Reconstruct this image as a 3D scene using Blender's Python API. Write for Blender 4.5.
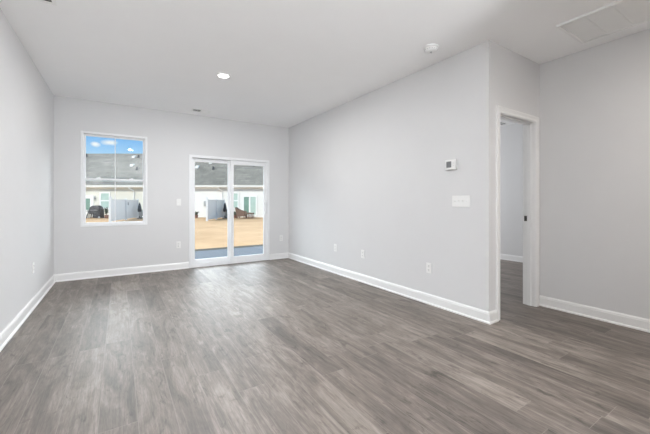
import bpy, bmesh, math, random
from mathutils import Vector, Matrix

random.seed(4)
for o in list(bpy.data.objects):
    bpy.data.objects.remove(o, do_unlink=True)
scene = bpy.context.scene
COL = scene.collection
PI = math.pi

# ------------------------------------------------------------------ camera
YAW = math.atan(206 / 320.6)
S, C = math.sin(YAW), math.cos(YAW)
cam = bpy.data.cameras.new('camera')
cam_o = bpy.data.objects.new('camera', cam)
COL.objects.link(cam_o)
cam.sensor_width = 36
cam.lens = 320.6 / 650 * 36
cam.shift_y = (202.3 - 217) / 650
cam.clip_start = 0.05
cam_o.location = (0, 0, 1.17)
cam_o.rotation_euler = (PI / 2, 0, -YAW)
scene.camera = cam_o

# ------------------------------------------------------------------ world, sun, lamps, exposure
vs = scene.view_settings
vs.view_transform = 'Standard'
vs.look = 'None'
vs.gamma = 1
vs.use_curve_mapping = False
vs.exposure = 0.05

world = bpy.data.worlds.new('sky')
scene.world = world
world.use_nodes = True
SUN_STRENGTH = 3.2
SKY_STRENGTH = 1.0
SKY_FILL_BANK = 10.5
UP_FILL_POWER = 365
BEDROOM_POWER = 50


def build_world():
    nt = world.node_tree
    nt.nodes.clear()
    N = nt.nodes.new
    L = nt.links.new
    geo = N('ShaderNodeTexCoord')
    sep = N('ShaderNodeSeparateXYZ')
    L(geo.outputs['Generated'], sep.inputs[0])
    ramp = N('ShaderNodeValToRGB')
    cr = ramp.color_ramp
    cr.elements[0].position = 0.0
    cr.elements[0].color = (0.60, 0.78, 0.97, 1)
    cr.elements[1].position = 1.0
    cr.elements[1].color = (0.55, 0.78, 1.05, 1)
    e = cr.elements.new(0.12)
    e.color = (0.42, 0.69, 0.97, 1)
    e = cr.elements.new(0.20)
    e.color = (0.11, 0.42, 0.93, 1)
    e = cr.elements.new(0.5)
    e.color = (0.45, 0.70, 1.0, 1)
    L(sep.outputs[2], ramp.inputs[0])
    # drifting cloud field
    noi = N('ShaderNodeTexNoise')
    noi.inputs['Scale'].default_value = 26
    noi.inputs['Detail'].default_value = 5
    L(geo.outputs['Generated'], noi.inputs['Vector'])
    total = None
    for (d, sx, sz) in (((-0.050, 0.988, 0.146), 0.0105, 0.0062), ((-0.019, 0.988, 0.1527), 0.019, 0.0078),
                        ((0.35, 0.86, 0.36), 0.11, 0.045), ((-0.62, 0.66, 0.42), 0.14, 0.05)):
        sub = N('ShaderNodeVectorMath')
        sub.operation = 'SUBTRACT'
        L(geo.outputs['Generated'], sub.inputs[0])
        sub.inputs[1].default_value = d
        mul = N('ShaderNodeVectorMath')
        mul.operation = 'MULTIPLY'
        L(sub.outputs[0], mul.inputs[0])
        mul.inputs[1].default_value = (1 / sx, 0.6 / sx, 1 / sz)
        ln = N('ShaderNodeVectorMath')
        ln.operation = 'LENGTH'
        L(mul.outputs[0], ln.inputs[0])
        ad = N('ShaderNodeMath')
        ad.operation = 'MULTIPLY_ADD'
        L(noi.outputs[0], ad.inputs[0])
        ad.inputs[1].default_value = 1.5
        L(ln.outputs['Value'], ad.inputs[2])
        mr = N('ShaderNodeMapRange')
        mr.inputs['From Min'].default_value = 1.95
        mr.inputs['From Max'].default_value = 1.15
        L(ad.outputs[0], mr.inputs['Value'])
        if total is None:
            total = mr.outputs[0]
        else:
            mx = N('ShaderNodeMath')
            mx.operation = 'MAXIMUM'
            L(total, mx.inputs[0])
            L(mr.outputs[0], mx.inputs[1])
            total = mx.outputs[0]
    mix = N('ShaderNodeMixRGB')
    L(total, mix.inputs[0])
    L(ramp.outputs[0], mix.inputs[1])
    mix.inputs[2].default_value = (0.93, 0.95, 0.98, 1)
    # bright sky bank added above the view to light the room through the glass
    def rng(v, a, b_):
        n = N('ShaderNodeMapRange')
        n.interpolation_type = 'SMOOTHSTEP'
        n.inputs['From Min'].default_value = a
        n.inputs['From Max'].default_value = b_
        L(v, n.inputs['Value'])
        return n.outputs[0]

    def mulm(a, b_):
        n = N('ShaderNodeMath')
        n.operation = 'MULTIPLY'
        L(a, n.inputs[0])
        L(b_, n.inputs[1])
        return n.outputs[0]
    n2 = N('ShaderNodeTexNoise')
    n2.inputs['Scale'].default_value = 5
    n2.inputs['Detail'].default_value = 6
    L(geo.outputs['Generated'], n2.inputs['Vector'])
    wob = N('ShaderNodeMath')
    wob.operation = 'MULTIPLY_ADD'
    L(n2.outputs[0], wob.inputs[0])
    wob.inputs[1].default_value = 0.22
    L(sep.outputs[2], wob.inputs[2])
    bank = mulm(mulm(rng(wob.outputs[0], 0.33, 0.45), rng(sep.outputs[2], 0.68, 0.56)), rng(sep.outputs[1], 0.12, 0.3))
    bank = mulm(bank, rng(n2.outputs[0], 0.30, 0.55))
    mix2 = N('ShaderNodeMixRGB')
    L(bank, mix2.inputs[0])
    L(mix.outputs[0], mix2.inputs[1])
    mix2.inputs[2].default_value = (SKY_FILL_BANK * 0.95, SKY_FILL_BANK * 1.0, SKY_FILL_BANK * 1.06, 1)
    mix = mix2
    bg = N('ShaderNodeBackground')
    bg.inputs[1].default_value = SKY_STRENGTH
    L(mix.outputs[0], bg.inputs[0])
    out = N('ShaderNodeOutputWorld')
    L(bg.outputs[0], out.inputs[0])


build_world()


def lamp(name, kind, loc, energy, color, target=None, **kw):
    l = bpy.data.lights.new(name, kind)
    l.energy = energy
    l.color = color
    for k, v in kw.items():
        setattr(l, k, v)
    o = bpy.data.objects.new(name, l)
    COL.objects.link(o)
    o.location = loc
    if target is not None:
        o.rotation_euler = (Vector(target) - Vector(loc)).to_track_quat('-Z', 'Y').to_euler()
    return o


SUN_D = Vector((S + 0.45 * C, C - 0.45 * S, -0.94))
lamp('sun', 'SUN', (-20, -25, 30), SUN_STRENGTH, (1.0, 0.95, 0.89), Vector((-20, -25, 30)) + SUN_D, angle=0.009)
# upward fill lamp added behind the camera to brighten the ceiling, and daylight through the window of the room beyond the doorway
lamp('ceiling_fill_lamp', 'AREA', (1.4, -3.3, 0.6), UP_FILL_POWER, (0.955, 0.98, 1.0), (1.4, -3.3, 3.0), shape='DISK', size=1.2)
lamp('bedroom_window_daylight', 'AREA', (5.4, 5.7, 1.5), BEDROOM_POWER, (0.94, 0.965, 1.0), (5.6, 3.0, 1.0), shape='RECTANGLE', size=1.2, size_y=1.3)
CAN_POWER = (47, 19, 4, 28)
CAN_COLOR = (0.97, 0.985, 1.0)


# ------------------------------------------------------------------ materials
def new_mat(name):
    m = bpy.data.materials.new(name)
    m.use_nodes = True
    nt = m.node_tree
    b = nt.nodes.get('Principled BSDF')
    return m, nt, b


def mat(name, col, rough=0.5, metal=0.0, var=0.04, scale=30.0, bump=0.0, bscale=200.0, stretch=(1, 1, 1)):
    m, nt, b = new_mat(name)
    N, L = nt.nodes.new, nt.links.new
    tc = N('ShaderNodeTexCoord')
    mp = N('ShaderNodeMapping')
    mp.inputs['Scale'].default_value = stretch
    L(tc.outputs['Object'], mp.inputs[0])
    n = N('ShaderNodeTexNoise')
    n.inputs['Scale'].default_value = scale
    n.inputs['Detail'].default_value = 4
    L(mp.outputs[0], n.inputs['Vector'])
    r = N('ShaderNodeValToRGB')
    r.color_ramp.elements[0].position = 0.3
    r.color_ramp.elements[1].position = 0.7
    r.color_ramp.elements[0].color = tuple(max(0, c * (1 - var)) for c in col) + (1,)
    r.color_ramp.elements[1].color = tuple(min(1, c * (1 + var)) for c in col) + (1,)
    L(n.outputs[0], r.inputs[0])
    L(r.outputs[0], b.inputs['Base Color'])
    b.inputs['Roughness'].default_value = rough
    b.inputs['Metallic'].default_value = metal
    if bump:
        n2 = N('ShaderNodeTexNoise')
        n2.inputs['Scale'].default_value = bscale
        n2.inputs['Detail'].default_value = 3
        L(mp.outputs[0], n2.inputs['Vector'])
        bp = N('ShaderNodeBump')
        bp.inputs['Strength'].default_value = bump
        bp.inputs['Distance'].default_value = 0.002
        L(n2.outputs[0], bp.inputs['Height'])
        L(bp.outputs[0], b.inputs['Normal'])
    return m


def emit_mat(name, col, strength):
    m, nt, b = new_mat(name)
    b.inputs['Base Color'].default_value = (0.9, 0.9, 0.9, 1)
    b.inputs['Emission Color'].default_value = col + (1,)
    b.inputs['Emission Strength'].default_value = strength
    return m


def glass_mat(name, tint=(0.96, 0.98, 0.97), gloss=1.0):
    m, nt, b = new_mat(name)
    nt.nodes.remove(b)
    N, L = nt.nodes.new, nt.links.new
    tr = N('ShaderNodeBsdfTransparent')
    tr.inputs[0].default_value = tint + (1,)
    gl = N('ShaderNodeBsdfGlossy')
    gl.inputs['Roughness'].default_value = 0.02
    fr = N('ShaderNodeLayerWeight')      # Schlick reflectance, the same on both faces of the pane
    fr.inputs['Blend'].default_value = 0.5
    pw = N('ShaderNodeMath')
    pw.operation = 'POWER'
    L(fr.outputs['Facing'], pw.inputs[0])
    pw.inputs[1].default_value = 5.0
    mu = N('ShaderNodeMath')
    mu.operation = 'MULTIPLY_ADD'
    mu.inputs[1].default_value = 0.9 * gloss
    mu.inputs[2].default_value = 0.025 * gloss
    L(pw.outputs[0], mu.inputs[0])
    mx = N('ShaderNodeMixShader')
    L(mu.outputs[0], mx.inputs[0])
    L(tr.outputs[0], mx.inputs[1])
    L(gl.outputs[0], mx.inputs[2])
    L(mx.outputs[0], nt.nodes['Material Output'].inputs[0])
    return m


def floor_mat():
    m, nt, b = new_mat('grey_oak_vinyl_plank')
    N, L = nt.nodes.new, nt.links.new

    def math_(op, a, bb=None, c=None):
        n = N('ShaderNodeMath')
        n.operation = op
        for i, v in enumerate((a, bb, c)):
            if v is None:
                continue
            if isinstance(v, (int, float)):
                n.inputs[i].default_value = v
            else:
                L(v, n.inputs[i])
        return n.outputs[0]
    tc = N('ShaderNodeTexCoord')
    sp = N('ShaderNodeSeparateXYZ')
    L(tc.outputs['Object'], sp.inputs[0])
    X, Y = sp.outputs[0], sp.outputs[1]
    W, LEN = 0.178, 1.22
    xr = math_('DIVIDE', math_('ADD', X, 10.06), W)
    row = math_('FLOOR', xr)
    fx = math_('FRACT', xr)
    wn = N('ShaderNodeTexWhiteNoise')
    wn.noise_dimensions = '1D'
    L(row, wn.inputs['W'])
    yr = math_('ADD', math_('DIVIDE', math_('ADD', Y, 10), LEN), math_('MULTIPLY', wn.outputs['Value'], 3.0))
    colm = math_('FLOOR', yr)
    fy = math_('FRACT', yr)
    cb = N('ShaderNodeCombineXYZ')
    L(row, cb.inputs[0])
    L(colm, cb.inputs[1])
    wid = N('ShaderNodeTexWhiteNoise')
    wid.noise_dimensions = '3D'
    L(cb.outputs[0], wid.inputs['Vector'])
    pid = wid.outputs['Value']
    # grain coordinates, shifted per plank
    gx = math_('ADD', X, math_('MULTIPLY', pid, 37.0))

    def noise(sx, sy, detail, rough=0.55, dist=0.0):
        c = N('ShaderNodeCombineXYZ')
        L(math_('MULTIPLY', gx, sx), c.inputs[0])
        L(math_('MULTIPLY', Y, sy), c.inputs[1])
        L(math_('MULTIPLY', pid, 19.0), c.inputs[2])
        n = N('ShaderNodeTexNoise')
        n.inputs['Scale'].default_value = 1
        n.inputs['Detail'].default_value = detail
        n.inputs['Roughness'].default_value = rough
        n.inputs['Distortion'].default_value = dist
        L(c.outputs[0], n.inputs['Vector'])
        return n.outputs[0]
    g1 = noise(75, 2.6, 6, 0.62, 0.5)
    g2 = noise(10, 1.9, 6, 0.60, 1.1)
    g3 = noise(170, 16, 3)
    t = math_('ADD', math_('MULTIPLY', g1, 0.42), math_('MULTIPLY', g2, 0.66))
    t = math_('ADD', t, math_('MULTIPLY', g3, 0.24))
    t = math_('ADD', t, math_('MULTIPLY', pid, 0.15))
    kn = N('ShaderNodeMapRange')      # darker heartwood smudges
    kn.interpolation_type = 'SMOOTHSTEP'
    kn.inputs['From Min'].default_value = 0.54
    kn.inputs['From Max'].default_value = 0.72
    kn.inputs['To Max'].default_value = -0.17
    L(noise(13, 4.2, 5, 0.68, 1.6), kn.inputs['Value'])
    t = math_('ADD', t, kn.outputs[0])
    mr = N('ShaderNodeMapRange')
    mr.inputs['From Min'].default_value = 0.46
    mr.inputs['From Max'].default_value = 0.93
    L(t, mr.inputs['Value'])
    ramp = N('ShaderNodeValToRGB')
    cr = ramp.color_ramp
    cr.elements[0].position = 0.0
    cr.elements[0].color = (0.048, 0.038, 0.031, 1)
    cr.elements[1].position = 1.0
    cr.elements[1].color = (0.305, 0.262, 0.228, 1)
    e = cr.elements.new(0.30)
    e.color = (0.094, 0.076, 0.064, 1)
    e = cr.elements.new(0.62)
    e.color = (0.168, 0.139, 0.118, 1)
    L(mr.outputs[0], ramp.inputs[0])
    # seams
    ex = math_('MULTIPLY', math_('MINIMUM', fx, math_('SUBTRACT', 1.0, fx)), W)
    ey = math_('MULTIPLY', math_('MINIMUM', fy, math_('SUBTRACT', 1.0, fy)), LEN)
    ed = math_('MINIMUM', ex, ey)
    sm = N('ShaderNodeMapRange')
    sm.inputs['From Min'].default_value = 0.0005
    sm.inputs['From Max'].default_value = 0.0019
    L(ed, sm.inputs['Value'])
    mx = N('ShaderNodeMixRGB')
    L(sm.outputs[0], mx.inputs[0])
    mx.inputs[1].default_value = (0.24, 0.208, 0.184, 1)
    L(ramp.outputs[0], mx.inputs[2])
    L(mx.outputs[0], b.inputs['Base Color'])
    rr = N('ShaderNodeMapRange')
    rr.inputs['To Min'].default_value = 0.40
    rr.inputs['To Max'].default_value = 0.58
    L(g1, rr.inputs['Value'])
    L(rr.outputs[0], b.inputs['Roughness'])
    b.inputs['Specular IOR Level'].default_value = 0.9
    h = math_('ADD', math_('MULTIPLY', g1, 0.5), sm.outputs[0])
    bp = N('ShaderNodeBump')
    bp.inputs['Strength'].default_value = 0.25
    bp.inputs['Distance'].default_value = 0.0012
    L(h, bp.inputs['Height'])
    L(bp.outputs[0], b.inputs['Normal'])
    return m


def shingle_mat():
    m, nt, b = new_mat('grey_roof_shingle')
    N, L = nt.nodes.new, nt.links.new
    tc = N('ShaderNodeTexCoord')
    mp = N('ShaderNodeMapping')
    mp.inputs['Rotation'].default_value = (0, 0, 0)
    L(tc.outputs['Object'], mp.inputs[0])
    br = N('ShaderNodeTexBrick')
    br.inputs['Scale'].default_value = 1.0
    br.inputs['Brick Width'].default_value = 0.9
    br.inputs['Row Height'].default_value = 0.32
    br.inputs['Mortar Size'].default_value = 0.015
    br.inputs['Color1'].default_value = (0.168, 0.154, 0.132, 1)
    br.inputs['Color2'].default_value = (0.228, 0.208, 0.180, 1)
    br.inputs['Mortar'].default_value = (0.13, 0.13, 0.12, 1)
    L(mp.outputs[0], br.inputs['Vector'])
    n = N('ShaderNodeTexNoise')
    n.inputs['Scale'].default_value = 1.6
    n.inputs['Detail'].default_value = 6
    L(tc.outputs['Object'], n.inputs['Vector'])
    mx = N('ShaderNodeMixRGB')
    mx.blend_type = 'OVERLAY'
    mx.inputs[0].default_value = 0.35
    L(br.outputs[0], mx.inputs[1])
    L(n.outputs[0], mx.inputs[2])
    L(mx.outputs[0], b.inputs['Base Color'])
    b.inputs['Roughness'].default_value = 0.95
    return m


def siding_mat(name, col, pitch=0.12):
    m, nt, b = new_mat(name)
    N, L = nt.nodes.new, nt.links.new
    tc = N('ShaderNodeTexCoord')
    sp = N('ShaderNodeSeparateXYZ')
    L(tc.outputs['Object'], sp.inputs[0])
    d = N('ShaderNodeMath')
    d.operation = 'DIVIDE'
    L(sp.outputs[2], d.inputs[0])
    d.inputs[1].default_value = pitch
    f = N('ShaderNodeMath')
    f.operation = 'FRACT'
    L(d.outputs[0], f.inputs[0])
    bp = N('ShaderNodeBump')
    bp.inputs['Strength'].default_value = 0.5
    bp.inputs['Distance'].default_value = 0.012
    bp.invert = True
    L(f.outputs[0], bp.inputs['Height'])
    L(bp.outputs[0], b.inputs['Normal'])
    n = N('ShaderNodeTexNoise')
    n.inputs['Scale'].default_value = 2
    L(tc.outputs['Object'], n.inputs['Vector'])
    r = N('ShaderNodeValToRGB')
    r.color_ramp.elements[0].color = tuple(c * 0.96 for c in col) + (1,)
    r.color_ramp.elements[1].color = col + (1,)
    L(n.outputs[0], r.inputs[0])
    L(r.outputs[0], b.inputs['Base Color'])
    b.inputs['Roughness'].default_value = 0.75
    return m


def lawn_mat():
    m, nt, b = new_mat('dormant_lawn')
    N, L = nt.nodes.new, nt.links.new
    tc = N('ShaderNodeTexCoord')
    n1 = N('ShaderNodeTexNoise')
    n1.inputs['Scale'].default_value = 0.55
    n1.inputs['Detail'].default_value = 8
    n1.inputs['Roughness'].default_value = 0.7
    L(tc.outputs['Object'], n1.inputs['Vector'])
    r = N('ShaderNodeValToRGB')
    cr = r.color_ramp
    cr.elements[0].position = 0.32
    cr.elements[0].color = (0.40, 0.258, 0.145, 1)
    cr.elements[1].position = 0.68
    cr.elements[1].color = (0.54, 0.365, 0.222, 1)
    L(n1.outputs[0], r.inputs[0])
    L(r.outputs[0], b.inputs['Base Color'])
    b.inputs['Roughness'].default_value = 0.95
    b.inputs['Specular IOR Level'].default_value = 0.1
    n2 = N('ShaderNodeTexNoise')
    n2.inputs['Scale'].default_value = 40
    n2.inputs['Detail'].default_value = 3
    L(tc.outputs['Object'], n2.inputs['Vector'])
    bp = N('ShaderNodeBump')
    bp.inputs['Strength'].default_value = 0.5
    bp.inputs['Distance'].default_value = 0.03
    L(n2.outputs[0], bp.inputs['Height'])
    L(bp.outputs[0], b.inputs['Normal'])
    return m


M = {}
M['wall'] = mat('warm_grey_wall_paint', (0.70, 0.70, 0.703), 0.62, var=0.008, scale=3, bump=0.06, bscale=350)
M['ceiling'] = mat('flat_white_ceiling_paint', (0.93, 0.93, 0.93), 0.85, var=0.006, scale=3, bump=0.05, bscale=260)
M['trim'] = mat('semigloss_white_trim', (0.84, 0.84, 0.835), 0.32, var=0.006, scale=6)
M['vinyl'] = mat('white_window_vinyl', (0.85, 0.86, 0.87), 0.3, var=0.006, scale=6)
M['plastic'] = mat('white_plastic', (0.84, 0.84, 0.83), 0.35, var=0.008, scale=20)
M['plastic2'] = mat('off_white_plastic', (0.76, 0.76, 0.75), 0.4, var=0.01, scale=20)
M['slot'] = mat('dark_slot', (0.03, 0.03, 0.03), 0.6)
M['duct'] = mat('painted_duct_shade', (0.012, 0.013, 0.015), 0.9)  # shade inside the vents put into a near-black colour
M['screen'] = mat('grey_lcd', (0.20, 0.205, 0.21), 0.25, var=0.05)
M['vent'] = mat('white_enamelled_steel', (0.87, 0.87, 0.86), 0.4, var=0.008, scale=15)
M['filter'] = mat('grey_filter_fabric', (0.80, 0.80, 0.79), 0.9, var=0.06, scale=60)
M['steel'] = mat('dark_bronze_steel', (0.10, 0.095, 0.085), 0.35, 0.9)
M['floor'] = floor_mat()
M['glass'] = glass_mat('window_glass')
M['lens'] = emit_mat('lit_lamp_lens', (1.0, 0.985, 0.96), 9.0)
M['lawn'] = lawn_mat()
M['concrete'] = mat('blue_shade_concrete', (0.095, 0.118, 0.152), 0.8, var=0.06, scale=4, bump=0.2, bscale=60)  # blue of the patio's skylit shade put into the base colour
M['pad'] = mat('light_concrete_pad', (0.45, 0.45, 0.44), 0.8, var=0.05)
M['edge_shade'] = mat('painted_edge_shade', (0.03, 0.028, 0.018), 0.95, var=0.4, scale=14)  # shade at the lawn's edge put into a dark colour
M['siding'] = siding_mat('cream_lap_siding', (0.73, 0.71, 0.63))
M['siding_w'] = siding_mat('white_lap_siding', (0.83, 0.82, 0.79))
M['shingle'] = shingle_mat()
M['extwhite'] = mat('white_exterior_trim', (0.86, 0.86, 0.84), 0.5, var=0.02)
M['fence'] = mat('white_vinyl_fence', (0.72, 0.73, 0.75), 0.45, var=0.02)
M['greenglass'] = mat('green_reflecting_glass', (0.20, 0.33, 0.27), 0.12, var=0.12, scale=2)
M['paleglass'] = mat('pale_green_glass_with_blind', (0.47, 0.60, 0.54), 0.15, var=0.06, scale=2)
M['black'] = mat('black_weathered_cover', (0.045, 0.045, 0.05), 0.6, var=0.25, scale=6, bump=0.3, bscale=40)
M['greymetal'] = mat('grey_painted_metal', (0.42, 0.43, 0.43), 0.5, 0.2)
M['brown'] = mat('brown_weathered_wood', (0.19, 0.115, 0.085), 0.75, var=0.25, scale=12, stretch=(1, 1, 6))
M['leaf'] = mat('dark_green_leaf', (0.05, 0.07, 0.035), 0.7, var=0.4, scale=9)
M['terracotta'] = mat('reddish_brown_pot', (0.24, 0.12, 0.09), 0.8, var=0.1)
M['cushion'] = mat('pale_stone_top', (0.55, 0.50, 0.46), 0.8, var=0.1)


# ------------------------------------------------------------------ mesh helpers
class MB:
    def __init__(self):
        self.bm = bmesh.new()

    def box(self, x0, x1, y0, y1, z0, z1, bevel=0.0, seg=2, mtx=None):
        t = bmesh.new()
        bmesh.ops.create_cube(t, size=1)
        for v in t.verts:
            v.co = Vector(((x0 + x1) / 2 + v.co.x * (x1 - x0), (y0 + y1) / 2 + v.co.y * (y1 - y0), (z0 + z1) / 2 + v.co.z * (z1 - z0)))
        if bevel > 0:
            bmesh.ops.bevel(t, geom=list(t.edges), offset=bevel, segments=seg, profile=0.6, affect='EDGES', clamp_overlap=True)
        self.merge(t, mtx)
        return self

    def merge(self, t, mtx=None):
        if mtx is not None:
            bmesh.ops.transform(t, matrix=mtx, verts=list(t.verts))
        me = bpy.data.meshes.new('tmp')
        t.to_mesh(me)
        t.free()
        self.bm.from_mesh(me)
        bpy.data.meshes.remove(me)

    def lathe(self, prof, seg=32, mtx=None):
        """prof: list of (r, z) from bottom to top, spun about z"""
        t = bmesh.new()
        rings = []
        for r, z in prof:
            if r < 1e-6:
                rings.append([t.verts.new((0, 0, z))])
            else:
                rings.append([t.verts.new((r * math.cos(2 * PI * k / seg), r * math.sin(2 * PI * k / seg), z)) for k in range(seg)])
        for a, b in zip(rings, rings[1:]):
            for k in range(seg):
                k2 = (k + 1) % seg
                if len(a) == 1 and len(b) == 1:
                    continue
                if len(a) == 1:
                    t.faces.new((a[0], b[k2], b[k]))
                elif len(b) == 1:
                    t.faces.new((a[k], a[k2], b[0]))
                else:
                    t.faces.new((a[k], a[k2], b[k2], b[k]))
        for ring, rev in ((rings[0], True), (rings[-1], False)):
            if len(ring) > 2:
                t.faces.new(list(reversed(ring)) if rev else ring)
        bmesh.ops.recalc_face_normals(t, faces=list(t.faces))
        self.merge(t, mtx)
        return self

    def tube(self, pts, r, seg=10):
        t = bmesh.new()
        pts = [Vector(p) for p in pts]
        rings = []
        for i, p in enumerate(pts):
            if i == 0:
                d = pts[1] - p
            elif i == len(pts) - 1:
                d = p - pts[i - 1]
            else:
                d = (pts[i + 1] - p).normalized() + (p - pts[i - 1]).normalized()
            d.normalize()
            up = Vector((0, 0, 1)) if abs(d.z) < 0.9 else Vector((1, 0, 0))
            a = d.cross(up).normalized()
            b = d.cross(a).normalized()
            rr = r[i] if isinstance(r, (list, tuple)) else r
            rings.append([t.verts.new(p + a * (rr * math.cos(2 * PI * k / seg)) + b * (rr * math.sin(2 * PI * k / seg))) for k in range(seg)])
        for a, b in zip(rings, rings[1:]):
            for k in range(seg):
                k2 = (k + 1) % seg
                t.faces.new((a[k], a[k2], b[k2], b[k]))
        t.faces.new(rings[0])
        t.faces.new(rings[-1])
        bmesh.ops.recalc_face_normals(t, faces=list(t.faces))
        self.merge(t)
        return self

    def prism(self, poly, axis, a, b, mtx=None):
        """extrude a 2-D polygon along axis ('x': poly is (y,z); 'y': (x,z); 'z': (x,y))"""
        t = bmesh.new()

        def P(p, w):
            return {'x': (w, p[0], p[1]), 'y': (p[0], w, p[1]), 'z': (p[0], p[1], w)}[axis]
        A = [t.verts.new(P(p, a)) for p in poly]
        B = [t.verts.new(P(p, b)) for p in poly]
        n = len(poly)
        for k in range(n):
            t.faces.new((A[k], A[(k + 1) % n], B[(k + 1) % n], B[k]))
        t.faces.new(A)
        t.faces.new(B)
        bmesh.ops.recalc_face_normals(t, faces=list(t.faces))
        self.merge(t, mtx)
        return self

    def sweep(self, prof, path):
        """sweep a profile (d, z), d = distance out of the wall, along xy path; the room lies to the LEFT of the path; mitred"""
        t = bmesh.new()
        P = [Vector((p[0], p[1])) for p in path]
        rings = []
        for i, p in enumerate(P):
            ds = []
            if i > 0:
                ds.append((P[i] - P[i - 1]).normalized())
            if i < len(P) - 1:
                ds.append((P[i + 1] - P[i]).normalized())
            ns = [Vector((-d.y, d.x)) for d in ds]
            if len(ns) == 1:
                off = ns[0]
            else:
                b = (ns[0] + ns[1]).normalized()
                off = b / max(0.2, b.dot(ns[0]))
            rings.append([t.verts.new((p.x + off.x * d, p.y + off.y * d, z)) for d, z in prof])
        n = len(prof)
        for a, b in zip(rings, rings[1:]):
            for k in range(n):
                t.faces.new((a[k], a[(k + 1) % n], b[(k + 1) % n], b[k]))
        t.faces.new(rings[0])
        t.faces.new(rings[-1])
        bmesh.ops.recalc_face_normals(t, faces=list(t.faces))
        self.merge(t)
        return self

    def build(self, name, material, parent=None, smooth=False, shift=None):
        me = bpy.data.meshes.new(name)
        self.bm.to_mesh(me)
        self.bm.free()
        me.materials.append(material)
        if smooth:
            for p in me.polygons:
                p.use_smooth = True
            try:
                me.set_sharp_from_angle(angle=math.radians(40))
            except Exception:
                pass
        o = bpy.data.objects.new(name, me)
        COL.objects.link(o)
        if parent is not None:
            o.parent = parent
        return o


def structure(o):
    o['kind'] = 'structure'
    return o


def thing(name, loc, rz=0.0, label=None, cat=None, group=None):
    o = bpy.data.objects.new(name, None)
    o.empty_display_size = 0.05
    COL.objects.link(o)
    o.location = loc
    o.rotation_euler = (0, 0, rz)
    if label:
        o['label'] = label
    if cat:
        o['category'] = cat
    if group:
        o['group'] = group
    return o


def dup(root, loc, rz, label, group=None):
    r = root.copy()
    COL.objects.link(r)
    r.location = loc
    r.rotation_euler = (0, 0, rz)
    r['label'] = label
    if group:
        r['group'] = group
    for ch in list(root.children):
        c = ch.copy()
        COL.objects.link(c)
        c.parent = r
        for g in list(ch.children):
            d = g.copy()
            COL.objects.link(d)
            d.parent = c
    return r


# ------------------------------------------------------------------ room dimensions
XL, XR, XH = -0.806, 3.01, 4.03       # left wall, right wall, hall wall
YB, YR = 6.105, 1.75                  # back wall, face of the doorway wall
H = 2.74
YF = -4.5                             # front of the house behind the camera
WX0, WX1, WZ0, WZ1 = -0.492, 0.397, 0.797, 2.260       # window opening
SX0, SX1, SZ1 = 1.047, 2.575, 2.020                    # sliding door opening
OX0, OX1, OZ1 = 3.197, 3.918, 2.060                    # doorway opening
GZ = -0.12                                              # lawn level

# floor, ceiling
structure(MB().box(XL - 0.12, 7.0, YF - 0.15, YB + 0.15, -0.12, 0).build('floor', M['floor']))
structure(MB().box(XL - 0.12, 7.0, YF - 0.15, YB + 0.15, H, H + 0.06).build('ceiling', M['ceiling']))
# walls
structure(MB().box(XL - 0.12, XL, YF, YB, 0, H).build('wall_left', M['wall']))
b = MB()
y0, y1 = YB, YB + 0.075
b.box(XL - 0.12, WX0, y0, y1, 0, H).box(WX0, WX1, y0, y1, 0, WZ0).box(WX0, WX1, y0, y1, WZ1, H)
b.box(WX1, SX0, y0, y1, 0, H).box(SX0, SX1, y0, y1, SZ1, H).box(SX1, 7.0, y0, y1, 0, H)
structure(b.build('wall_back', M['wall']))
b = MB()
y0, y1 = YB + 0.075, YB + 0.15
b.box(-7, WX0, y0, y1, -0.1, H + 0.06).box(WX0, WX1, y0, y1, -0.1, WZ0).box(WX0, WX1, y0, y1, WZ1, H + 0.06)
b.box(WX1, SX0, y0, y1, -0.1, H + 0.06).box(SX0, SX1, y0, y1, SZ1, H + 0.06).box(SX1, 11, y0, y1, -0.1, H + 0.06)
structure(b.build('wall_outside', M['siding_w']))
structure(MB().box(XR, XR + 0.12, YR + 0.12, YB, 0, H).build('wall_right', M['wall']))
b = MB()
b.box(XR, OX0 - 0.017, YR, YR + 0.12, 0, H).box(OX0 - 0.017, OX1 + 0.017, YR, YR + 0.12, OZ1 + 0.017, H).box(OX1 + 0.017, 7.0, YR, YR + 0.12, 0, H)
structure(b.build('wall_doorway', M['wall']))
structure(MB().box(XH, XH + 0.12, YF, YR, 0, H).build('wall_hall', M['wall']))
structure(MB().box(6.62, 6.74, YR + 0.12, YB, 0, H).build('wall_bedroom', M['wall']))
# behind the camera: front wall with a wide window opening, and an unseen partition added to shade the hall
b = MB()
b.box(XL, -0.6, YF - 0.12, YF, 0, H).box(-0.6, 2.0, YF - 0.12, YF, 0, 0.7).box(-0.6, 2.0, YF - 0.12, YF, 2.3, H).box(2.0, XH, YF - 0.12, YF, 0, H)
structure(b.build('wall_front', M['wall']))
structure(MB().box(2.28, 2.40, YF, 0.42, 0, H).build('wall_light_block', M['wall']))
# roof with its eave, over the whole row
structure(MB().prism([(YB + 0.62, 2.80), (YB + 0.62, 2.98), (0.9, 4.9), (-5.2, 2.98), (-5.2, 2.80)], 'x', -9, 12).build('roof', M['shingle']))

# ------------------------------------------------------------------ baseboards
BBP = [(0, 0), (0.026, 0), (0.026, 0.008), (0.023, 0.015), (0.0145, 0.019), (0.0145, 0.088), (0.012, 0.092), (0.012, 0.100), (0.007, 0.108), (0.005, 0.113), (0, 0.113)]


def baseboard(name, path):
    structure(MB().sweep(BBP, path).build(name, M['trim']))


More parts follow.
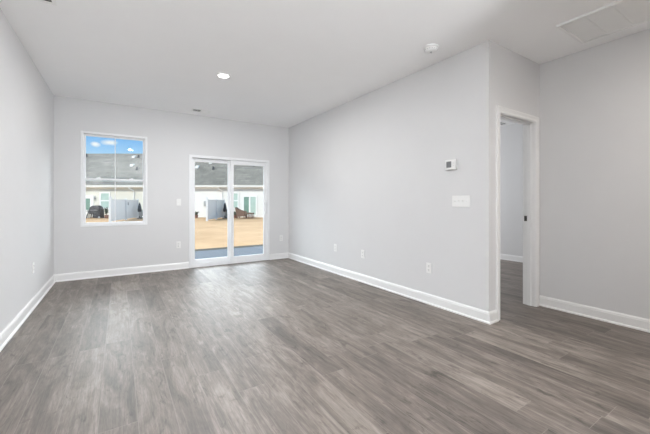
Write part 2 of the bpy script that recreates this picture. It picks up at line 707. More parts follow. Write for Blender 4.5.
baseboard('baseboard_left', [(XL, YB), (XL, YF)])
baseboard('baseboard_back', [(SX0 - 0.002, YB), (XL, YB)])
baseboard('baseboard_corner', [(XR, YB), (SX1 + 0.002, YB)])
baseboard('baseboard_right', [(OX0 - 0.068, YR), (XR, YR), (XR, YB)])
baseboard('baseboard_hall', [(XH, YF + 0.02), (XH, YR)])
baseboard('baseboard_bedroom', [(6.62, YR + 0.13), (6.62, YB)])

# ------------------------------------------------------------------ window_1: double hung
win = structure(thing('window_1', (0, 0, 0)))


def ring(mb, x0, x1, y0, y1, z0, z1, w, bev=0.003, wb=None, wt=None):
    wb = w if wb is None else wb
    wt = w if wt is None else wt
    mb.box(x0, x0 + w, y0, y1, z0, z1, bev)
    mb.box(x1 - w, x1, y0, y1, z0, z1, bev)
    mb.box(x0 + w, x1 - w, y0, y1, z0, z0 + wb, bev)
    mb.box(x0 + w, x1 - w, y0, y1, z1 - wt, z1, bev)
    return mb


ring(MB(), WX0, WX1, YB - 0.008, YB + 0.11, WZ0, WZ1, 0.034).build('window_frame', M['vinyl'], win)
zr = 1.520
for nm, z0, z1, ya in (('upper_sash', zr - 0.02, WZ1 - 0.034, YB + 0.055), ('lower_sash', WZ0 + 0.034, zr + 0.025, YB + 0.018)):
    sh = ring(MB(), WX0 + 0.034, WX1 - 0.034, ya, ya + 0.034, z0, z1, 0.027, 0.003).build(nm, M['vinyl'], win)
    MB().box(WX0 + 0.060, WX1 - 0.060, ya + 0.013, ya + 0.019, z0 + 0.026, z1 - 0.026).build('pane', M['glass'], sh)
    MB().box(-0.057, -0.047, ya + 0.009, ya + 0.023, z0 + 0.026, z1 - 0.026).build('muntin', M['vinyl'], sh)
    if nm == 'lower_sash':
        lk = MB()
        for xx in (-0.27, 0.17):
            lk.box(xx - 0.03, xx + 0.03, ya + 0.002, ya + 0.024, z1, z1 + 0.010, 0.003)
            lk.box(xx - 0.008, xx + 0.022, ya - 0.004, ya + 0.010, z1 + 0.008, z1 + 0.016, 0.003)
        lk.build('sash_lock', M['vinyl'], sh)

# ------------------------------------------------------------------ door_1: sliding patio door
sd = structure(thing('door_1', (0, 0, 0)))
ring(MB(), SX0, SX1, YB - 0.010, YB + 0.13, 0.0, SZ1, 0.048, 0.004, wb=0.035).build('door_frame', M['vinyl'], sd)
tk = MB()
for yy in (YB + 0.020, YB + 0.072):
    tk.box(SX0 + 0.048, SX1 - 0.048, yy + 0.016, yy + 0.022, 0.033, 0.043)
tk.box(SX0 + 0.048, SX1 - 0.048, YB - 0.008, YB + 0.004, 0.033, 0.052, 0.003)
tk.build('track', M['vinyl'], sd)
for nm, x0, x1, ya, hd in (('fixed_panel', SX0 + 0.046, 1.823, YB + 0.070, False), ('sliding_panel', 1.788, SX1 - 0.046, YB + 0.018, True)):
    pn = ring(MB(), x0, x1, ya, ya + 0.040, 0.042, SZ1 - 0.050, 0.066, 0.004, wb=0.085, wt=0.075 if hd else 0.058).build(nm, M['vinyl'], sd)
    MB().box(x0 + 0.065, x1 - 0.065, ya + 0.016, ya + 0.024, 0.126, SZ1 - (0.124 if hd else 0.107)).build('pane', M['glass'], pn)
    if hd:
        hx = x1 - 0.033
        hb = MB().box(hx - 0.018, hx + 0.018, ya - 0.008, ya + 0.002, 0.93, 1.17, 0.004)
        hb.tube([(hx, ya - 0.006, 0.95), (hx, ya - 0.045, 0.965), (hx, ya - 0.048, 1.05), (hx, ya - 0.045, 1.135), (hx, ya - 0.006, 1.15)], 0.009)
        hb.build('pull_handle', M['vinyl'], pn, smooth=True)

# ------------------------------------------------------------------ door_2: cased doorway to the next room
dw = structure(thing('door_2', (0, 0, 0)))
j = MB()
j.box(OX0 - 0.018, OX0, YR - 0.002, YR + 0.122, 0, OZ1)
j.box(OX1, OX1 + 0.018, YR - 0.002, YR + 0.122, 0, OZ1)
j.box(OX0 - 0.018, OX1 + 0.018, YR - 0.002, YR + 0.122, OZ1, OZ1 + 0.018)
j.build('jamb', M['trim'], dw)
st = MB()
st.box(OX0, OX0 + 0.011, YR + 0.038, YR + 0.074, 0, OZ1, 0.003)
st.box(OX1 - 0.011, OX1, YR + 0.038, YR + 0.074, 0, OZ1, 0.003)
st.box(OX0 + 0.011, OX1 - 0.011, YR + 0.038, YR + 0.074, OZ1 - 0.011, OZ1, 0.003)
st.build('door_stop', M['trim'], dw)
CP = [(0, 0), (0, 0.010), (0.012, 0.014), (0.024, 0.012), (0.046, 0.018), (0.060, 0.016), (0.063, 0.0)]   # (across, out of wall)


def casing(yface, sgn):
    t = bmesh.new()
    r = 0.006
    xa, xb, zt = OX0 - r, OX1 + r, OZ1 + r
    corners = [((xa, 0), (-1, 0)), ((xa, zt), (-1, 1)), ((xb, zt), (1, 1)), ((xb, 0), (1, 0))]
    rings = []
    for (x, z), (dx, dz) in corners:
        rings.append([t.verts.new((x + dx * a, yface + sgn * d, z + dz * a)) for a, d in CP])
    n = len(CP)
    for a, bb in zip(rings, rings[1:]):
        for k in range(n):
            t.faces.new((a[k], a[(k + 1) % n], bb[(k + 1) % n], bb[k]))
    t.faces.new(rings[0])
    t.faces.new(rings[-1])
    bmesh.ops.recalc_face_normals(t, faces=list(t.faces))
    m = MB()
    m.merge(t)
    return m


casing(YR, -1).build('casing', M['trim'], dw)
casing(YR + 0.12, 1).build('casing', M['trim'], dw)
sp = MB().box(OX1 - 0.0025, OX1 + 0.001, YR + 0.082, YR + 0.112, 0.955, 1.015, 0.001)
sp.build('strike_plate', M['steel'], dw)


# ------------------------------------------------------------------ electrical plates
def plate_base(mb, w, h):
    mb.box(-w / 2, w / 2, -0.007, 0, -h / 2, h / 2, 0.0035, 3)
    return mb


def make_outlet(loc, rz, label):
    """front faces local -y"""
    t = thing('wall_outlet', loc, rz, label, 'outlet')
    plate_base(MB(), 0.072, 0.118).build('cover_plate', M['plastic'], t)
    for s in (-1, 1):
        rc = MB().lathe([(0.0, -0.001), (0.0165, -0.001), (0.0165, 0.001), (0.0155, 0.002), (0, 0.002)], 24, Matrix.Translation((0, -0.0062, s * 0.0215)) @ Matrix.Rotation(PI / 2, 4, 'X')).build('receptacle', M['plastic2'], t)
        sl = MB()
        sl.box(-0.0075, -0.0055, -0.0088, -0.0078, s * 0.0215, s * 0.0215 + 0.008)
        sl.box(0.0050, 0.0070, -0.0088, -0.0078, s * 0.0215 + 0.001, s * 0.0215 + 0.008)
        sl.lathe([(0, 0), (0.0024, 0), (0.0024, 0.001), (0, 0.001)], 12, Matrix.Translation((0, -0.0078, s * 0.0215 - 0.007)) @ Matrix.Rotation(PI / 2, 4, 'X'))
        sl.build('slot', M['slot'], rc)
    MB().lathe([(0, 0), (0.003, 0), (0.0025, 0.0012), (0, 0.0014)], 12, Matrix.Translation((0, -0.006, 0)) @ Matrix.Rotation(PI / 2, 4, 'X')).build('screw', M['plastic2'], t)
    return t


RZ_BACK, RZ_RIGHT, RZ_LEFT = 0.0, -PI / 2, PI / 2     # local -y faces: room from back wall / -x / +x
out0 = make_outlet((0.874, YB, 0.425), RZ_BACK, 'white outlet low on the back wall between window and sliding door')
dup(out0, (2.835, YB, 0.425), RZ_BACK, 'white outlet low on the back wall right of the sliding door')
dup(out0, (XR, 4.365, 0.418), RZ_RIGHT, 'white outlet on the right wall farthest from the doorway, nearest the sliding door')
dup(out0, (XR, 3.654, 0.412), RZ_RIGHT, 'white outlet on the right wall, middle of the three along that wall')
dup(out0, (XR, 2.462, 0.412), RZ_RIGHT, 'white outlet on the right wall below the thermostat, nearest the doorway')
dup(out0, (XL, 4.763, 0.44), RZ_LEFT, 'white outlet low on the left wall')


def make_switch(loc, rz, gangs, label, states):
    t = thing('light_switch', loc, rz, label, 'light switch')
    w = 0.072 + 0.046 * (gangs - 1)
    plate_base(MB(), w, 0.118).build('cover_plate', M['plastic'], t)
    for g in range(gangs):
        x = (g - (gangs - 1) / 2) * 0.046
        up = states[g]
        tm = Matrix.Translation((x, -0.006, 0)) @ Matrix.Rotation(math.radians(-28 if up else 28), 4, 'X')
        sl = MB().box(x - 0.0055, x + 0.0055, -0.0066, -0.004, -0.0125, 0.0125).build('toggle_slot', M['greymetal'], t)
        MB().box(-0.0042, 0.0042, -0.013, 0.003, -0.005, 0.005, 0.0015, 2, tm).build('toggle', M['plastic'], sl)
        for s in (-1, 1):
            MB().lathe([(0, 0), (0.0028, 0), (0.0023, 0.0012), (0, 0.0014)], 10, Matrix.Translation((x, -0.006, s * 0.030)) @ Matrix.Rotation(PI / 2, 4, 'X')).build('screw', M['plastic2'], sl)
    return t


make_switch((0.879, YB, 1.172), RZ_BACK, 1, 'single white light switch on the back wall beside the sliding door', [True])
make_switch((XR, 2.050, 1.182), RZ_RIGHT, 4, 'wide white plate of four toggle switches below the thermostat', [False, True, True, False])

# thermostat
th = thing('thermostat', (XR, 2.160, 1.572), RZ_RIGHT, 'white thermostat with a grey display above the wide switch plate', 'thermostat')
MB().box(-0.072, 0.072, -0.006, 0, -0.050, 0.050, 0.003).build('wall_plate', M['plastic2'], th)
MB().box(-0.066, 0.066, -0.030, -0.005, -0.054, 0.054, 0.007, 3).build('housing', M['plastic'], th)
MB().box(-0.048, 0.012, -0.0312, -0.0295, -0.030, 0.036, 0.0006).build('display', M['screen'], th)
for k in range(2):
    MB().box(0.030, 0.050, -0.0325, -0.0295, 0.006 - k * 0.026, 0.022 - k * 0.026, 0.001).build('button', M['plastic2'], th)

# ------------------------------------------------------------------ ceiling fittings
# smoke detector (local z = 0 at the ceiling, hanging down)
sdt = thing('smoke_detector', (2.655, 2.150, H), 0.5, 'round white smoke detector on the ceiling by the right wall', 'smoke detector')
MB().lathe([(0.0, -0.012), (0.070, -0.012), (0.072, -0.009), (0.072, 0.0), (0, 0)], 40).build('mounting_base', M['plastic'], sdt, smooth=True)
MB().lathe([(0, -0.050), (0.028, -0.050), (0.044, -0.047), (0.056, -0.040), (0.062, -0.030), (0.064, -0.018), (0.060, -0.017), (0.060, -0.0125), (0, -0.0125)], 40).build('housing', M['plastic'], sdt, smooth=True)
MB().lathe([(0.0, -0.0545), (0.010, -0.0545), (0.012, -0.053), (0.012, -0.049), (0, -0.049)], 20).build('test_button', M['greymetal'], sdt, smooth=True)
sl = MB()
for k in range(16):
    a = 2 * PI * k / 16
    sl.box(0.052, 0.0632, -0.005, 0.005, -0.034, -0.031, 0, mtx=Matrix.Rotation(a, 4, 'Z'))
sl.build('sensing_slots', M['greymetal'], sdt)
MB().lathe([(0, -0.0500), (0.0030, -0.0500), (0.0030, -0.0488), (0, -0.0488)], 10, Matrix.Translation((0.028, 0, -0.0005))).build('indicator_light', M['slot'], sdt)


def can_light(power, loc, label, color=CAN_COLOR):
    t = thing('recessed_light', loc, 0, label, 'ceiling light')
    MB().lathe([(0.062, -0.003), (0.064, -0.008), (0.074, -0.009), (0.086, -0.005), (0.088, 0.0), (0.062, 0.0)], 40).build('trim_ring', M['plastic'], t, smooth=True)
    MB().lathe([(0, -0.009), (0.030, -0.0085), (0.055, -0.006), (0.0635, -0.003), (0.0635, -0.001), (0, -0.001)], 40).build('lens', M['lens'], t, smooth=True)
    l = bpy.data.lights.new('bulb', 'AREA')
    l.shape = 'DISK'
    l.size = 0.13
    l.energy = power
    l.color = color
    lo = bpy.data.objects.new('bulb', l)
    COL.objects.link(lo)
    lo.parent = t
    lo.location = (0, 0, -0.012)
    return t


can_light(CAN_POWER[0], (1.089, 4.019, H), 'round recessed ceiling light, lit, between the window and the smoke detector')
can_light(CAN_POWER[1], (0.30, 1.20, H), 'added unseen recessed fill light above the camera')  # added out of view to brighten the left part of the floor
can_light(CAN_POWER[2], (1.9, -0.2, H), 'added unseen recessed fill light beside the partition behind the camera')  # added out of view as weak fill from behind
can_light(CAN_POWER[3], (3.3, -0.35, H), 'added unseen recessed fill light in the hall before the air grille', (1.0, 0.93, 0.86))  # added out of view to brighten the doorway wall and hall


def register(loc, w, d, halves, label):
    """ceiling supply register, w along x, d along y, hanging at the ceiling; halves = louvre tilt of the left and right bank"""
    t = thing('ceiling_vent', loc, 0, label, 'air vent')
    f = MB()
    fr = 0.026
    f.box(-w / 2, w / 2, -d / 2, -d / 2 + fr, -0.007, 0, 0.002)
    f.box(-w / 2, w / 2, d / 2 - fr, d / 2, -0.007, 0, 0.002)
    f.box(-w / 2, -w / 2 + fr, -d / 2 + fr, d / 2 - fr, -0.007, 0, 0.002)
    f.box(w / 2 - fr, w / 2, -d / 2 + fr, d / 2 - fr, -0.007, 0, 0.002)
    f.box(-0.008, 0.008, -d / 2 + fr, d / 2 - fr, -0.006, 0, 0.001)
    f.build('grille_frame', M['vent'], t)
    MB().box(-w / 2 + 0.01, w / 2 - 0.01, -d / 2 + 0.01, d / 2 - 0.01, -0.001, 0.0).build('duct_shade_sheet', M['duct'], t)  # thin dark sheet painted as the shade above the louvres
    for s, tilt in zip((-1, 1), halves):
        lv = MB()
        xa, xb = (-w / 2 + fr, -0.008) if s < 0 else (0.008, w / 2 - fr)
        n = max(3, int((d - 2 * fr) / 0.019))
        for k in range(n):
            y = -d / 2 + fr + (k + 0.5) * (d - 2 * fr) / n
            lv.box(xa, xb, -0.006 if tilt > 0 else -0.010, 0.006 if tilt > 0 else 0.010, -0.0006, 0.0006, 0, mtx=Matrix.Translation((0, y, -0.006)) @ Matrix.Rotation(math.radians(tilt), 4, 'X'))
        lv.build('louvre_bank', M['vent'], t)
    return t


register((1.183, 5.775, H), 0.31, 0.17, (22, -35), 'small white ceiling vent with dark left half, above the sliding door')
register((-0.415 - 0.19, 3.302 - 0.10, H), 0.38, 0.20, (25, 25), 'white ceiling vent cut off by the top edge near the left wall')
register((6.38, 3.47, H), 0.32, 0.17, (14, 14), 'dark ceiling vent seen through the doorway')

# return-air filter grille
rv = thing('return_grille', (3.54, 0.731, H), 0, 'large white return air grille on the hall ceiling', 'air vent')
w, d = 0.555, 1.105
f = MB()
fr = 0.022
f.box(-w / 2, w / 2, -d / 2, -d / 2 + fr, -0.020, 0, 0.003)
f.box(-w / 2, w / 2, d / 2 - fr, d / 2, -0.020, 0, 0.003)
f.box(-w / 2, -w / 2 + fr, -d / 2 + fr, d / 2 - fr, -0.020, 0, 0.003)
f.box(w / 2 - fr, w / 2, -d / 2 + fr, d / 2 - fr, -0.020, 0, 0.003)
f.build('grille_frame', M['vent'], rv)
cb = MB()
for k in range(1, 6):
    y = -d / 2 + fr + k * (d - 2 * fr) / 6
    cb.box(-w / 2 + fr, w / 2 - fr, y - 0.005, y + 0.005, -0.010, -0.001, 0.001)
cb.build('cross_bar', M['vent'], rv)
MB().box(-w / 2 + 0.01, w / 2 - 0.01, -d / 2 + 0.01, d / 2 - 0.01, -0.0012, 0).build('air_filter', M['filter'], rv)
lv = MB()
n = 36
for k in range(n):
    x = -w / 2 + fr + (k + 0.5) * (w - 2 * fr) / n
    lv.box(-0.0055, 0.0055, -d / 2 + fr, d / 2 - fr, -0.0005, 0.0005, 0, mtx=Matrix.Translation((x, 0, -0.006)) @ Matrix.Rotation(math.radians(35), 4, 'Y'))
lv.build('louvre_bank', M['vent'], rv)

# ------------------------------------------------------------------ outdoors
structure(MB().box(-60, 70, YB + 0.16, 90, GZ - 0.3, GZ).build('lawn', M['lawn']))
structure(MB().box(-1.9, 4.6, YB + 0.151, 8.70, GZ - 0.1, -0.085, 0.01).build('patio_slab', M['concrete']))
structure(MB().box(-1.98, 4.68, 8.705, 9.12, GZ - 0.05, -0.093, 0.004).build('patio_edge_shade', M['edge_shade']))  # dark strip added for the shade line where patio meets lawn

# the neighbours' row stands square to the camera's axis: local x = along its facade, local y = away from us
D0 = 27.5
FPX = 320.6


def rx(px, D=D0):
    return (px - 325) / FPX * D


def rz_(py, D=D0):
    return 1.17 + (202.3 - py) / FPX * D


def ground_thing(name, r, D, label, cat, group=None, rot=0.0):
    return thing(name, (D * S + r * C, D * C - r * S, GZ), -YAW + rot, label, cat, group)


HR = rx(165)     # house origin along its facade
hs = thing('neighbour_house', (D0 * S + HR * C, D0 * C - HR * S, GZ), -YAW, 'long single-storey house with pale siding and grey shingle roof beyond the lawn', 'house')


def hx(px):
    return rx(px) - HR


def hz(py):
    return rz_(py) - GZ


b = MB().box(-20, hx(158), 0, 8, 0, 2.58)
b.build('cream_wall', M['siding'], hs)
MB().box(hx(158), 16, -0.001, 8, 0, 2.58).build('white_wall', M['siding_w'], hs)
ez = 2.60
rdz = hz(154) + 0.62
MB().prism([(-0.25, ez), (-0.25, ez + 0.14), (5.6, 6.32), (11.5, ez + 0.14), (11.5, ez)], 'x', -20.5, 16.5).build('shingle_roof', M['shingle'], hs)
gt = MB().prism([(-0.38, ez - 0.02), (-0.41, ez + 0.13), (-0.25, ez + 0.13), (-0.25, ez - 0.06), (-0.30, ez - 0.06)], 'x', -20.5, 16.5)
gt.build('gutter', M['extwhite'], hs)
MB().box(-20.4, 16.4, -0.25, 0.02, ez - 0.06, ez).build('soffit', M['extwhite'], hs)
for px in (134.3, 222.4):
    x = hx(px)
    dn = MB().tube([(x - 0.30, -0.33, ez - 0.02), (x - 0.28, -0.3, ez - 0.12), (x, -0.09, ez - 0.34), (x, -0.06, ez - 0.45), (x, -0.06, 0.12), (x, -0.25, 0.04)], 0.055, 8)
    dn.build('downspout', M['extwhite'], hs)


def house_window(pxa, pxb, pya, pyb, split=None):
    xa, xb, za, zb = hx(pxa), hx(pxb), hz(pyb), hz(pya)
    w = ring(MB(), xa - 0.12, xb + 0.12, -0.06, 0.03, za - 0.10, zb + 0.12, 0.12, 0.006)
    zm = (za + zb) / 2
    w.box(xa, xb, -0.045, 0.02, zm - 0.055, zm + 0.055)
    w = w.build('house_window', M['extwhite'], hs)
    for z0, z1 in ((za, zm - 0.05), (zm + 0.05, zb)):
        MB().box(xa, xb, -0.030, -0.005, z0, z1).build('pane', M['paleglass'], w)


house_window(101.3, 109.2, 193.4, 208.0)
house_window(229.2, 237.7, 193.6, 207.8)


def house_slider(pxs, pya, pyb, mats, pad=0.14):
    xa, xb, za, zb = hx(pxs[0][0]), hx(pxs[-1][1]), hz(pyb), hz(pya)
    w = ring(MB(), xa - pad, xb + pad, -0.06, 0.03, 0.06, zb + 0.14, pad, 0.006, wb=za - 0.06)
    for (a0, a1), (b0, b1) in zip(pxs, pxs[1:]):
        w.box(hx(a1), hx(b0), -0.05, 0.02, za, zb)
    w = w.build('house_patio_door', M['extwhite'], hs)
    for (a0, a1), mm in zip(pxs, mats):
        MB().box(hx(a0), hx(a1), -0.030, -0.005, za, zb).build('pane', M[mm], w)


house_slider([(244.1, 249.0), (250.6, 255.8)], 196.9, 214.6, ['greenglass', 'paleglass'])
house_slider([(79.5, 84.2), (85.6, 90.6)], 196.9, 214.6, ['paleglass', 'greenglass'], pad=0.28)
# porch lamp, meter box, vents
x, z = hx(95.2), hz(198.7)
pl = MB().box(x - 0.05, x + 0.05, -0.03, 0.0, z - 0.02, z + 0.22, 0.01)
pl.lathe([(0, -0.16), (0.05, -0.15), (0.07, 0.02), (0.03, 0.06), (0, 0.08)], 12, Matrix.Translation((x, -0.11, z + 0.08)))
pl.build('porch_lamp', M['greymetal'], hs)
x, z = hx(205.3), hz(203.6)
MB().box(x - 0.10, x + 0.10, -0.12, 0.0, z - 0.2, z + 0.22, 0.02).build('meter_box', M['greymetal'], hs)


def on_roof(px, py):
    # point of the near roof slope seen at that pixel
    t = (6.32 - ez - 0.14) / (5.6 + 0.25)
    v = (202.3 - py) / FPX
    # z = ez+.14 + t*(y+.55) + GZ ; D = D0 + y ; 1.17 + v*D = z
    y = (ez + 0.14 + t * 0.25 + GZ - 1.17 - v * D0) / (v - t)
    return ((px - 325) / FPX * (D0 + y) - HR, y, ez + 0.14 + t * (y + 0.25))


for px, py, kind in ((133.8, 157.3, 'box'), (131.9, 165.8, 'box'), (138.6, 157.2, 'pipe'), (137.1, 169.4, 'pipe'), (86.6, 156.6, 'pipe'),
                     (197.2, 167.6, 'box'), (210.7, 163.2, 'box'), (213.3, 169.0, 'pipe'), (254, 166, 'pipe')):
    x, y, z = on_roof(px, py)
    v = MB()
    if kind == 'box':
        v.prism([(y - 0.12, z - 0.12), (y - 0.12, z + 0.10), (y + 0.22, z + 0.20), (y + 0.22, z - 0.05)], 'x', x - 0.13, x + 0.13)
        v.build('roof_vent', M['extwhite'], hs)
    else:
        v.lathe([(0.15, -0.15), (0.13, 0.02), (0.075, 0.08), (0.075, 0.24), (0, 0.24)], 14, Matrix.Translation((x, y, z)))
        v.build('vent_pipe', M['black'], hs)


# privacy fences (each run of panels between posts is one fence)
def fence(near, far, h, label, latch=None):
    (r0, d0), (r1, d1) = near, far
    t = ground_thing('privacy_fence', r0, d0, label, 'fence')
    vx, vy = r1 - r0, d1 - d0
    ln = math.hypot(vx, vy)
    a = math.atan2(vy, vx)
    R = Matrix.Rotation(a, 4, 'Z')
    posts = (0.0, ln / 2, ln)
    for i, s in enumerate(posts):
        hh = h + (0.12 if i == 0 else 0.02)
        p = MB().box(s - 0.064, s + 0.064, -0.064, 0.064, 0, hh, 0.006, 2, R)
        p.prism([(-0.075, 0), (0.075, 0), (0.0, 0.05)], 'x', s - 0.075, s + 0.075, R @ Matrix.Translation((0, 0, hh)))
        p.build('post', M['fence'], t)
    for s0, s1 in zip(posts, posts[1:]):
        pn = MB()
        n = 15
        wd = (s1 - s0 - 0.128) / n
        for k in range(n):
            xa = s0 + 0.064 + k * wd
            pn.box(xa + 0.002, xa + wd - 0.002, -0.012, 0.012, 0.12, h - 0.06, 0.003, 1, R)
        pn.box(s0 + 0.06, s1 - 0.06, -0.024, 0.024, 0.08, 0.20, 0.004, 1, R)
        pn.box(s0 + 0.06, s1 - 0.06, -0.024, 0.024, h - 0.14, h - 0.02, 0.004, 1, R)
        pn.build('fence_panel', M['fence'], t)
    if latch:
        MB().box(latch * ln - 0.05, latch * ln + 0.05, -0.06, -0.01, h - 0.42, h - 0.2, 0.01, 2, R).build('latch', M['greymetal'], t)
    return t


fence(((110.2 - 325) / FPX * 20.2, 20.2), ((137.6 - 325) / FPX * 26.3, 26.3), 1.50, 'white vinyl fence seen through the window, with a latch on its far panel', 0.58)
fence(((207.1 - 325) / FPX * 22.0, 22.0), ((223.8 - 325) / FPX * 26.4, 26.4), 1.50, 'white vinyl fence seen through the sliding door')

# covered barbecue grill beside the window fence
g = ground_thing('barbecue_grill', rx(96.5, 26), 26, 'black barbecue grill with rounded hood beside the white fence', 'grill')
hd = MB()
hd.prism([(-0.46, 0.34), (-0.46, 0.62), (-0.38, 0.88), (-0.20, 1.02), (0.12, 1.04), (0.34, 0.93), (0.45, 0.70), (0.47, 0.34)], 'y', -0.30, 0.30)
bmesh.ops.bevel(hd.bm, geom=[e for e in hd.bm.edges if abs(e.verts[0].co.y - e.verts[1].co.y) < 1e-4], offset=0.07, segments=3, affect='EDGES', clamp_overlap=True)
hd.build('hood', M['black'], g, smooth=True)
MB().box(-0.14, 0.44, -0.27, 0.27, 0.03, 0.36, 0.02).build('cabinet', M['black'], g)
MB().tube([(-0.26, -0.315, 0.66), (-0.26, -0.37, 0.66), (0.28, -0.37, 0.66), (0.28, -0.315, 0.66)], 0.014).build('hood_handle', M['greymetal'], g)
for yy in (-0.24, 0.24):
    MB().tube([(-0.42, yy, 0.55), (-0.58, yy, 0.30), (-0.64, yy, 0.0)], [0.05, 0.04, 0.035], 8).build('leg', M['black'], g)
MB().box(-0.72, -0.42, -0.26, 0.26, 0.56, 0.60, 0.01).build('side_shelf', M['black'], g)
for yy in (-0.28, 0.28):
    MB().lathe([(0, -0.02), (0.075, -0.02), (0.085, 0), (0.075, 0.02), (0, 0.02)], 18, Matrix.Translation((0.40, yy, 0.085)) @ Matrix.Rotation(PI / 2, 4, 'X')).build('wheel', M['greymetal'], g)


# potted shrubs
def shrub(name, r, D, h, w, label, rs, lean=0.0):
    t = ground_thing(name, r, D, label, 'plant')
    rnd = random.Random(rs)
    MB().lathe([(0.0, 0), (0.11, 0), (0.15, 0.22), (0.165, 0.22), (0.165, 0.26), (0.14, 0.26), (0.13, 0.23), (0, 0.23)], 18).build('pot', M['terracotta'], t, smooth=True)
    stm = MB()
    lf = MB()
    for k in range(9):
        a = rnd.uniform(0, 2 * PI)
        tip = Vector((math.cos(a) * w * rnd.uniform(0.3, 1) * 0.5 + lean, math.sin(a) * w * 0.4, h * rnd.uniform(0.7, 1.0)))
        stm.tube([(0, 0, 0.22), (tip.x * 0.4, tip.y * 0.4, 0.2 + tip.z * 0.4), tuple(tip)], 0.008, 5)
        for q in range(14):
            u = rnd.uniform(0.35, 1.05)
            c = Vector((tip.x * u, tip.y * u, 0.2 + (tip.z - 0.2) * u)) + Vector([rnd.uniform(-0.06, 0.06) for _ in range(3)])
            mt = Matrix.Translation(c) @ Matrix.Rotation(rnd.uniform(0, 6.28), 4, 'Z') @ Matrix.Rotation(rnd.uniform(-1, 1), 4, 'X')
            lf.prism([(0, 0), (0.03, 0.03), (0.025, 0.08), (0, 0.12), (-0.025, 0.08), (-0.03, 0.03)], 'y', -0.003, 0.003, mt)
    stm.build('stem', M['brown'], t)
    lf.build('foliage', M['leaf'], t)
    return t


shrub('potted_shrub', rx(106.6, 26), 26, 0.78, 0.30, 'dark potted shrub between the barbecue grill and the white fence', 5)
shrub('potted_shrub', rx(196.2, 26.2), 26.2, 0.42, 0.26, 'small potted shrub at the left edge of the sliding door view', 8)
shrub('potted_shrub', rx(235.4, 26.2), 26.2, 0.42, 0.3, 'small potted shrub just left of the brown lounge chair', 11)

# white storage box left of the grill
wb = ground_thing('storage_box', rx(85.6, 26.6), 26.6, 'low white storage box left of the barbecue grill', 'box')
MB().box(-0.32, 0.32, -0.22, 0.22, 0, 0.58, 0.02).build('body', M['extwhite'], wb)
MB().box(-0.34, 0.34, -0.24, 0.24, 0.585, 0.66, 0.02).build('lid', M['extwhite'], wb)


# air conditioning units
def ac_unit(r, D, label):
    t = ground_thing('air_conditioner', r, D, label, 'air conditioner')
    MB().box(-0.40, 0.40, -0.40, 0.40, 0, 0.07, 0.01).build('pad', M['pad'], t)
    c = MB()
    for sx in (-1, 1):
        for sy in (-1, 1):
            c.box(sx * 0.33 - 0.03, sx * 0.33 + 0.03, sy * 0.33 - 0.03, sy * 0.33 + 0.03, 0.07, 0.60)
    c.box(-0.33, 0.33, -0.33, 0.33, 0.09, 0.58)
    for k in range(14):
        z = 0.10 + k * 0.034
        c.box(-0.345, 0.345, -0.345, 0.345, z, z + 0.012)
    c.box(-0.36, 0.36, -0.36, 0.36, 0.58, 0.63, 0.01)
    c.build('cabinet', M['greymetal'], t)
    fg = MB()
    for rr in (0.08, 0.16, 0.24, 0.30):
        pts = [(rr * math.cos(2 * PI * k / 24), rr * math.sin(2 * PI * k / 24), 0.645) for k in range(25)]
        fg.tube(pts, 0.006, 5)
    for k in range(4):
        a = PI * k / 4
        fg.tube([(-0.31 * math.cos(a), -0.31 * math.sin(a), 0.638), (0.31 * math.cos(a), 0.31 * math.sin(a), 0.638)], 0.006, 5)
    fg.build('fan_guard', M['black'], t)
    return t


ac_unit(rx(141.0, 26.9), 26.9, 'grey air conditioner behind the fence seen through the window')
ac_unit(rx(227.6, 27.03), 27.03, 'grey air conditioner behind the fence seen through the sliding door')


# folded garden umbrellas leaning at the house behind each fence
def garden_umbrella(r, D, h, label):
    t = ground_thing('garden_umbrella', r, D, label, 'umbrella')
    MB().lathe([(0, 0), (0.22, 0), (0.22, 0.05), (0.05, 0.08), (0.03, 0.2), (0, 0.2)], 20).build('base', M['black'], t, smooth=True)
    MB().tube([(0, 0, 0.1), (0, 0, h)], 0.02, 8).build('pole', M['greymetal'], t)
    cv = MB().lathe([(0.13, h - 0.75), (0.15, h - 0.6), (0.10, h - 0.3), (0.05, h - 0.08), (0.02, h - 0.02), (0, h)], 16)
    cv.build('folded_canopy', M['black'], t, smooth=True)


garden_umbrella(rx(139.6, 25.6), 25.6, 1.28, 'folded dark garden umbrella right of the fence seen through the window')
garden_umbrella(rx(225.0, 25.9), 25.9, 1.28, 'folded dark garden umbrella right of the fence seen through the sliding door')

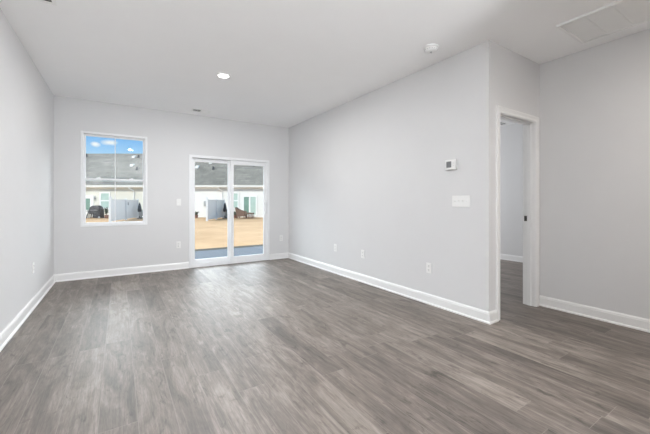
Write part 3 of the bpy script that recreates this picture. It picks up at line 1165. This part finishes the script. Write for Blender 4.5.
# brown lounge chair, footstool and low table on the neighbours' patio
lc = ground_thing('lounge_chair', rx(239.6, 25.6), 25.6, 'brown wooden lounge chair with a steep slatted back', 'chair')
bk = MB()
for k in range(5):
    y = -0.26 + k * 0.115
    bk.prism([(0.06, 0.28), (0.12, 0.28), (-0.25, 0.90), (-0.32, 0.88)], 'y', y, y + 0.10)
bk.build('backrest', M['brown'], lc)
stt = MB()
for k in range(5):
    x0 = 0.04 + k * 0.09
    stt.box(x0, x0 + 0.08, -0.28, 0.32, 0.28 + k * 0.012, 0.31 + k * 0.012, 0.004)
stt.build('seat', M['brown'], lc)
for yy in (-0.34, 0.32):
    MB().prism([(-0.30, 0.84), (-0.26, 0.86), (0.02, 0.68), (0.30, 0.60), (0.49, 0.58), (0.49, 0.54), (-0.02, 0.60)], 'y', yy - 0.04, yy + 0.06).build('armrest', M['brown'], lc)
    MB().prism([(-0.27, 0.80), (-0.02, 0.60), (0.46, 0.54), (0.46, 0.20), (-0.12, 0.12)], 'y', yy - 0.012, yy + 0.022).build('side_panel', M['brown'], lc)
    MB().box(0.40, 0.47, yy - 0.02, yy + 0.03, 0, 0.56, 0.004).build('leg', M['brown'], lc)
    MB().prism([(-0.14, 0.0), (-0.06, 0.0), (-0.03, 0.60), (-0.14, 0.66)], 'y', yy - 0.02, yy + 0.03).build('leg', M['brown'], lc)
ft = ground_thing('footstool', rx(247.8, 25.4), 25.4, 'low brown footstool in front of the lounge chair', 'footstool')
MB().box(-0.16, 0.16, -0.28, 0.28, 0.38, 0.47, 0.02).build('seat', M['brown'], ft)
for sx in (-0.12, 0.12):
    for sy in (-0.22, 0.22):
        MB().box(sx - 0.03, sx + 0.03, sy - 0.03, sy + 0.03, 0, 0.385, 0.004).build('leg', M['brown'], ft)
tb = ground_thing('garden_table', rx(252.0, 25.5), 25.5, 'low brown garden table with a pale shelf beside the footstool', 'table')
MB().box(-0.12, 0.12, -0.3, 0.3, 0.36, 0.45, 0.01).build('tabletop', M['brown'], tb)
MB().box(-0.10, 0.10, -0.27, 0.27, 0.16, 0.19, 0.01).build('lower_shelf', M['cushion'], tb)
for sx in (-0.09, 0.09):
    for sy in (-0.25, 0.25):
        MB().box(sx - 0.025, sx + 0.025, sy - 0.025, sy + 0.025, 0, 0.365, 0.004).build('leg', M['brown'], tb)

scene.cycles.max_bounces = 14
scene.cycles.diffuse_bounces = 10
scene.cycles.transparent_max_bounces = 12
scene.cycles.sample_clamp_indirect = 6
scene.cycles.use_denoising = True
